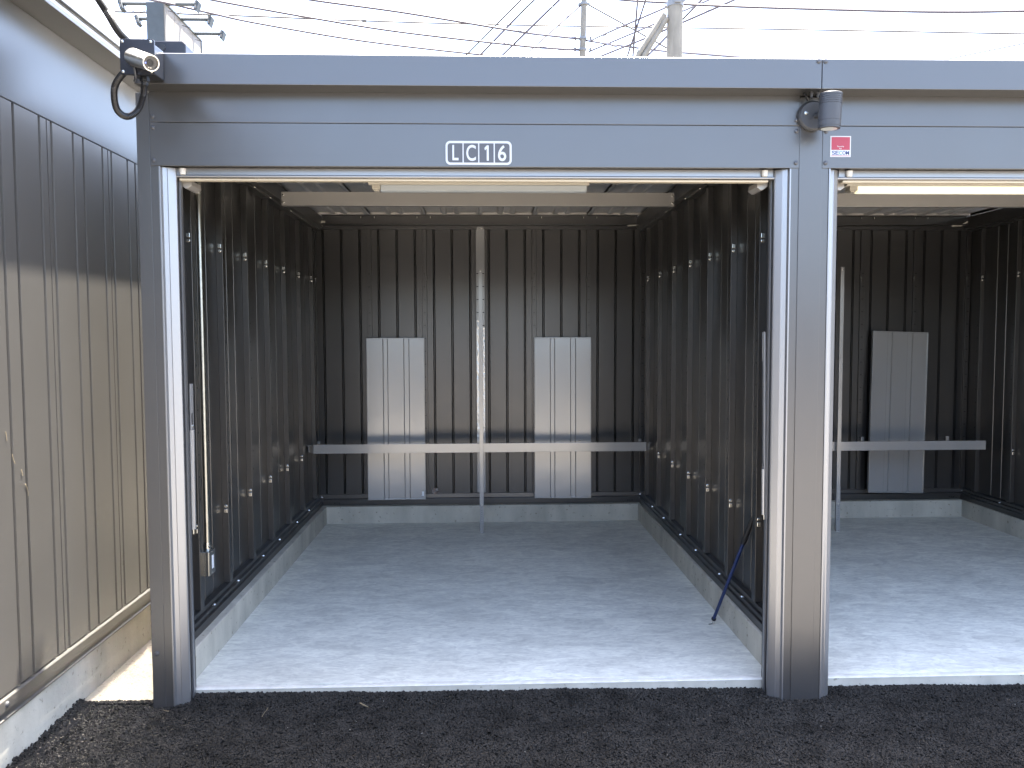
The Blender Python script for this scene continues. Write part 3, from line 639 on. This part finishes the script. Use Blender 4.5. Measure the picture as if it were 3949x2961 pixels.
for z in (2.06,):
    MB().tube([(-.045+.0145*math.cos(t), .40+.0145*math.sin(t), z) for t in np.linspace(-2.9, 2.9, 20)], .0025, 6).build('clamp', 'zinc', ct, smooth=True)
    MB().box(-.066, -.056, .375, .385, z-.03, z+.03).box(-.058, -.045, .378, .39, z-.006, z+.006).build('clamp_bracket', 'zinc', ct)
# rating label low on the left wall
MB().box(-.0595, -.0588, .316, .342, .262, .302).build('rating_label', 'paper', label='small white printed label low on the left inner wall', cat='label')

# shutter lock bars hanging inside the jambs
def lock_bar(x, y, s, z0, z1, label, zw, long_top=None):
    t = thing('lock_bar', label, 'lock bar', (x, y, z0))
    MB().box(x, x+.006, y-.014, y+.014, zw, z1).build('upper_strip', 'shelf', t, bevel=.001)
    pr = [(x-.003, y-.018), (x+.004, y-.018), (x+.004, y-.008), (x+.011, y-.006), (x+.011, y+.006), (x+.004, y+.008), (x+.004, y+.018), (x-.003, y+.018)]
    MB().prism(pr, 'z', z0, zw-.001).build('lower_channel', 'shelf', t, bevel=.001)
    MB().box(x+.0062, x+.008, y-.012, y-.004, zw+.02, z1-.12).build('slot', 'dark_gap', t)
    MB().tube([(x+.002, y, z0), (x+.002, y, z0-.02)], .003, 8).build('pin', 'zinc', t, smooth=True)
    MB().lathe((x+.006, y, zw+.015), (s, 0, 0), [(0, .006), (.004, .005)], 10).build('rivet', 'zinc', t, smooth=True)
    return t
lb = lock_bar(0, 0, 1, 0, .597, 'pale steel lock bar hanging inside the left shutter jamb', .41)
lb.location = (.012, .072, .64); lb.rotation_euler = (R(-1.2), R(0), 0)
lb2 = lock_bar(.0, 0, -1, 0, .75, 'thin pale steel lock bar hanging inside the right jamb of the centre bay', .19)
lb2.location = (2.356, -.004, .69); lb2.rotation_euler = (R(2.2), 0, R(180))

# blue shutter pole leaning in the right corner
bpole = thing('shutter_pole', 'blue shutter pole with black grip leaning on the right wall', 'pole', (2.33, .63, 0))
F0 = Vector((2.334, .632, .028)); T0 = Vector((2.4335, .36, .598)); dd = (T0-F0).normalized(); LL = (T0-F0).length
MB().tube([F0, F0+dd*LL*.76], .0082, 14).build('shaft', 'blue_pole', bpole, smooth=True)
MB().lathe(F0+dd*LL*.755, dd, [(0, .0105), (.02, .012), (LL*.2, .0115), (LL*.245, .006)], 14).build('grip', 'grip', bpole, smooth=True)
MB().lathe(F0-dd*.004, dd, [(0, .009), (.003, .0118), (.012, .0118), (.014, .009)], 14).build('ferrule', 'black', bpole, smooth=True)
MB().tube(spline([F0, F0-dd*.012+Vector((-.002, 0, 0)), F0+Vector((-.006, .002, -.022)), F0+Vector((-.018, 0, -.0245)), F0+Vector((-.024, -.002, -.024))]), .0033, 8).build('hook', 'zinc', bpole, smooth=True)

# crumpled bags of fixings
def bag(c, label, sx=.052, sz=.052):
    me = bpy.data.meshes.new('fixings_bag'); bm = bmesh.new(); bmesh.ops.create_icosphere(bm, subdivisions=4, radius=1)
    for v in bm.verts:
        n = v.co.normalized(); k = .75+.35*math.sin(n.x*7+n.z*5)*math.cos(n.y*6+n.z*9)+random.uniform(-.1, .1)
        v.co = Vector((n.x*sx/2*k, n.y*.018*k, n.z*sz/2*(k if n.z < .3 else k*1.1)))
    bm.to_mesh(me); bm.free(); me.materials.append(M['film'])
    o = link('fixings_bag', me, label=label, cat='plastic bag', loc=c, group='crumpled bags of fixings'); return o
bag((.828, 2.965, .2375), 'crumpled clear bag of fixings on the sill beside the left board')
bag((3.655, 2.965, .245), 'crumpled clear bag of fixings in the right-hand bay', .045, .075)

# bits on the drive
def twig(pts, r, label):
    MB().tube([Vector(p) for p in pts], r, 6).build('twig', 'dry', label=label, cat='twig', smooth=True, loc=pts[0])
zq = -.026
p = lambda u, v: tuple((lambda d: CAM+d*((zq-CAM.z)/d.z))(ray(u, v)))
twig([p(1388, 2711), p(1402, 2718), p(1420, 2726)], [.002, .003, .0012], 'short pale straw lying on the asphalt before the centre bay')
twig([p(1010, 2764), p(1022, 2745), p(1034, 2730)], .0008, 'thin curved straw on the asphalt near the left post')
twig([p(628, 2738), p(640, 2741), p(652, 2743)], .0016, 'yellow straw at the foot of the left post')
# dry stalks caught on the left wall
for k, (pts, lb_) in enumerate(((((22, 1665), (25, 1680), (27, 1700)), 'topmost short dry stalk stuck to the left building wall'), (((47, 1752), (52, 1773), (58, 1788)), 'dry stalk with a tiny seed head on the left wall'), (((83, 1812), (86, 1822), (88, 1834)), 'third dry stalk down on the left wall'), (((99, 1866), (105, 1882), (109, 1900), (108, 1912)), 'lowest longest dry stalk on the left wall'))):
    P_ = []
    for u, v in pts:
        d = ray(u, v); P_.append(CAM+d*((-.391-CAM.x)/d.x))
    MB().tube(P_, .0009, 6).build('dry_stalk', 'dry', label=lb_, cat='stalk', group='dry stalks on the left wall', smooth=True, loc=P_[0])

# ------------------------------------------------------------------ beyond the roof
def pole(u, v_top, v_bot, y, r0, r1, lean, name, label):
    b = at_y(u[1], v_bot, y); tp = at_y(u[0], v_top, y)
    dr = (tp-b)/(tp.z-b.z); base = b-dr*(b.z+.04); top = tp+dr*1.6
    t = thing(name, label, 'utility pole', tuple(base), 'concrete utility poles behind the garage')
    zz = np.linspace(0, 1, 14)
    MB().tube([base.lerp(top, k) for k in zz], [r0+(r1-r0)*k for k in zz], 28).build('shaft', 'pole_conc', t, smooth=True)
    return t, base, top, dr
def on(base, dr, z): return base+dr*(z-base.z)
t1, b1, tp1, dr1 = pole((2252, 2246), 20, 215, 33., .175, .125, 0, 'utility_pole', 'slim far concrete utility pole with climbing pegs')
def zat(v, y): return at_y(2246, v, y).z
for v in (15,):
    c = on(b1, dr1, zat(v, 33)); MB().lathe(c-Vector((0, 0, .05)), (0, 0, 1), [(0, .17), (.1, .17)], 24).build('clamp_band', 'galv', t1, smooth=True)
    for s in (-1, 1): MB().box(c.x+s*.2-.06, c.x+s*.2+.06, c.y-.06, c.y+.06, c.z-.06, c.z+.04).build('clamp_lug', 'galv', t1, bevel=.01)
for v in (148, 191):
    c = on(b1, dr1, zat(v, 33)); MB().lathe(c-Vector((0, 0, .05)), (0, 0, 1), [(0, .165), (.1, .165)], 24).build('clamp_band', 'galv', t1, smooth=True)
    for s in (-1, 1): MB().tube([c+Vector((s*.16, -.05, 0)), c+Vector((s*.32, -.05, .0))], .02, 8).build('insulator_arm', 'galv', t1, smooth=True)
    for s in (-1, 1): MB().lathe(c+Vector((s*.34, -.05, -.1)), (0, 0, 1), [(0, .03), (.05, .055), (.1, .04), (.15, .055), (.2, .03)], 12).build('insulator', 'galv', t1, smooth=True)
for v in (35, 72, 78, 110, 116, 174):
    c = on(b1, dr1, zat(v, 33)); s = 1 if v in (35, 78, 116, 174) else -1
    MB().tube([c+Vector((s*.12, -.03, 0)), c+Vector((s*.32, -.05, -.02)), c+Vector((s*.33, -.05, -.02))], [.014, .014, .03], 8).build('climbing_peg', 'galv', t1, smooth=True)
t2, b2, tp2, dr2 = pole((2603, 2601), 30, 215, 15., .19, .168, 0, 'utility_pole', 'thick near concrete utility pole with a leaning brace')
z2 = lambda v: at_y(2602, v, 15).z
c = on(b2, dr2, z2(17)); MB().lathe(c-Vector((0, 0, .06)), (0, 0, 1), [(0, .183), (.12, .183)], 28).build('clamp_band', 'galv', t2, smooth=True)
for s in (-1, 1): MB().tube([c+Vector((s*.17, -.05, -.07)), c+Vector((s*.25, -.07, -.07))], [.025, .015], 8).build('clamp_bolt', 'galv', t2, smooth=True)
MB().box(c.x-.06, c.x+.16, c.y-.215, c.y-.185, c.z-.03, c.z+.10).build('clamp_plate', 'galv', t2, bevel=.01)
bt = thing('pole_brace', 'pair of pale tubes bracing the thick utility pole', 'brace', tuple(at_y(2380, 330, 14.9)))
for (a, b_, r) in (((2562, 55), (2380, 335), .062), ((2570, 70), (2412, 335), .062)):
    A_ = at_y(*a, 14.95); B_ = at_y(*b_, 14.9); dv = (B_-A_); B_ = A_+dv*((A_.z+.04)/-dv.z)
    MB().tube([A_, B_], r, 16).build('tube', 'pole_conc', bt, smooth=True)

def wire(pts, ya, yb, label, r=.012, m='wire', name='overhead_wire', grp='overhead wires'):
    us = [q[0] for q in pts]; n = len(pts); P_ = []
    for k, (u, v) in enumerate(pts):
        f = k/(n-1) if n > 1 else 0; P_.append(at_y(u, v, ya+(yb-ya)*f))
    Q = spline(P_, 6) if len(P_) > 2 else P_
    return MB().tube(Q, r*(5. if m == 'thin_wire' else 3.2), 6).build(name, m, label=label, cat='wire', group=grp, smooth=True, loc=tuple(P_[0]))
wire([(1000, -38), (1212, 0), (1560, 48), (2000, 121), (2104, 135), (2233, 149)], 24, 33, 'upper wire sloping down from the top to the far pole', .016)
wire([(700, -28), (827, 0), (1000, 32), (1226, 72), (1542, 122), (2000, 175), (2149, 187), (2233, 192)], 24, 33, 'middle sagging wire reaching the far pole near the roofline', .016)
wire([(500, -16), (628, 7), (814, 50), (1000, 90), (1407, 158), (1854, 210), (2100, 230)], 24, 34, 'lowest sagging wire dipping behind the roof left of the far pole', .016)
wire([(300, 41), (430, 44), (1000, 63), (1389, 79), (2000, 96), (3000, 112), (3949, 130), (4300, 137)], 40, 40, 'long thin level wire with a marker crossing the whole sky', .010, 'thin_wire')
wire([(2250, -18), (2416, 0), (2565, 9), (2646, 16), (3000, 30), (3582, 45), (3949, 42), (4200, 38)], 17, 14, 'heavy wire running to the right at the top edge', .010)
wire([(2040, -30), (2000, 9), (1807, 203), (1780, 230)], 28, 34, 'faint leftmost steep wire rising to the upper right', .007, 'thin_wire')
wire([(2085, -26), (2059, 0), (2000, 59), (1854, 210), (1830, 236)], 26, 34, 'steep diagonal wire left of the far pole', .013)
wire([(2180, -24), (2156, 0), (2000, 152), (1938, 212), (1915, 236)], 26, 34, 'steep diagonal wire next to the far pole', .013)
wire([(2239, 20), (2023, 212), (2000, 236)], 33, 30, 'diagonal wire from the far pole clamp down to the roof', .015)
wire([(2462, -40), (2459, 0), (2441, 215), (2439, 235)], 13, 18, 'near-vertical wire between the poles, right one', .007)
wire([(2500, -30), (2490, 0), (2420, 215), (2413, 237)], 13, 18, 'slanting near-vertical wire crossing between the poles', .007)
wire([(2276, 158), (2334, 130), (2560, 32), (2637, 41-40), (2700, -30)], 33, 16, 'upper rising wire from the far pole to the thick pole', .011)
wire([(2271, 199), (2538, 86), (2637, 41), (2732, 0), (2800, -30)], 33, 18, 'lower rising wire from the far pole passing the thick pole', .011)
wire([(2290, 228), (2321, 215), (2502, 142), (2637, 84), (2829, 0), (2890, -28)], 30, 18, 'rising wire leaving the roofline under the far pole', .011)
wire([(2480, 232), (2497, 215), (2565, 147), (2637, 70), (2705, 0), (2735, -30)], 22, 18, 'steep wire passing behind the thick pole', .009)
wire([(2262, 156), (2370, 173), (2563, 197), (2637, 203), (2832, 218), (2960, 228)], 33, 24, 'wire sagging right from the far pole to the roofline', .014)
wire([(2271, 18), (2560, 178), (2640, 224)], 33, 34, 'thin stay wire falling right from the far pole top', .008, 'thin_wire')
wire([(3620, 236), (3695, 219), (3949, 167), (4100, 136)], 40, 40, 'faint wire rising at the far right of the sky', .008, 'thin_wire')
# splices on the wires
def splice(u0, v0, u1, v1, y, label, r=.035):
    a, b = at_y(u0, v0, y), at_y(u1, v1, y)
    MB().tube([a, a.lerp(b, .2), a.lerp(b, .8), b], [r*.3, r, r, r*.3], 8).build('wire_splice', 'wire', label=label, cat='splice', group='splice sleeves on the wires', smooth=True, loc=tuple(a))
splice(2092, 133, 2112, 137, 32.2, 'dark splice on the upper wire left of the far pole', .04)
splice(2190, 146, 2215, 147, 32.8, 'dark splice right beside the far pole, upper wire', .035)
splice(2147, 189, 2180, 191, 32.2, 'long dark splice on the middle wire by the roofline', .045)
splice(2182, 190, 2214, 191, 32.7, 'second dark splice on the middle wire nearest the far pole', .045)
splice(2323, 137, 2341, 129, 29.2, 'dark splice on the rising wire right of the far pole', .045)
splice(2310, 163, 2338, 170, 31.6, 'twisted splice on the sagging wire right of the far pole', .04)
splice(2355, 174, 2382, 178, 31.0, 'dark splice further right on the sagging wire', .045)
splice(2050, 10, 2062, -3, 26.6, 'splice on the steep diagonal wire at the top edge', .03)
splice(2118, 36, 2130, 25, 27, 'splice on the steep wire left of the far pole top', .03)
splice(2185, 70, 2196, 58, 32.2, 'splice on the diagonal wire below the far pole clamp', .035)
mk = at_y(1403, 80, 39.9); MB().lathe(mk-Vector((.16, 0, 0)), (1, 0, 0), [(0, .01), (.06, .06), (.12, .075), (.2, .09), (.28, .08), (.32, .02)], 12).build('wire_marker', 'arc', label='small round marker hanging on the long thin wire', cat='marker', smooth=True, loc=tuple(mk))

# billboard seen end-on above the left corner
D1 = 26.; SGN = thing('billboard', 'tall double-sided billboard seen end-on with floodlight arms', 'billboard', tuple(at_y(598, 1273, D1))[:2]+(0,))
pl_, pr_ = at_y(562, 5, D1), at_y(632, 5, D1); far = at_y(765, 150, D1*1.0+3.6)
xl, xr, zt = pl_.x, pr_.x, pl_.z; yb = D1+3.65
MB().box(xl, xr-.02, D1, yb, 0, zt).build('frame', 'tower', SGN, bevel=.02)
fc = MB().box(xr-.019, xr+.02, D1+.02, yb-.02, 2.5, zt-.06).build('sign_face', 'tower_face', SGN)
MB().box(xr-.02, xr+.06, D1, yb, zt-.055, zt+.01).build('top_trim', 'tower', SGN)
MB().box(xr-.02, xr+.05, yb-.019, yb+.04, 2.5, zt-.056).build('edge_trim', 'tower', SGN)
zc = zt-3.3
MB().tube([(xr+.021, D1+1.9+1.25*math.cos(t), zc+1.7*math.sin(t)) for t in np.linspace(.0, math.pi, 26)], .05, 6).build('arc_line', 'arc', SGN, smooth=True)
for yy in (D1+.9, D1+1.8, D1+2.7): MB().box(xr+.0205, xr+.024, yy, yy+.012, 2.5, zt-.06).build('panel_joint', 'arc', SGN)
for k, yy in enumerate((D1+.15, D1+1.5, D1+2.9)):
    for s in (-1, 1):
        x0 = xl if s < 0 else xr+.06; xe = x0+s*(.86 if s < 0 else 1.02)
        fl = thing('floodlight', ['nearest', 'middle', 'farthest'][k]+(' floodlight on an arm left of the billboard' if s < 0 else ' floodlight on an arm right of the billboard'), 'floodlight', (x0, yy, zt-.03), 'floodlights on the billboard arms')
        MB().tube([(x0, yy, zt-.02), (xe, yy, zt-.02)], .07, 8).build('arm', 'tower', fl, smooth=True)
        hd = MB().add([(xe+s*.02, yy-.16, zt+.10), (xe+s*.12, yy-.16, zt+.02), (xe+s*.02, yy-.16, zt-.30), (xe-s*.07, yy-.16, zt-.22), (xe+s*.02, yy+.16, zt+.10), (xe+s*.12, yy+.16, zt+.02), (xe+s*.02, yy+.16, zt-.30), (xe-s*.07, yy+.16, zt-.22)],
                      [(0, 1, 2, 3), (7, 6, 5, 4), (0, 4, 5, 1), (1, 5, 6, 2), (2, 6, 7, 3), (3, 7, 4, 0)]).build('lamp_head', 'tower', fl, bevel=.01)
        for q in (-.08, .07): MB().box(xe-.03, xe+.03, yy-.175, yy-.161, zt-.12+q, zt-.02+q).build('lens', 'tower_face', fl)
        MB().tube(spline([(x0, yy, zt-.25), (x0+s*.4, yy-.02, zt-.32), (xe-s*.1, yy-.03, zt-.1)]), .012, 6).build('cable', 'wire', fl, smooth=True)
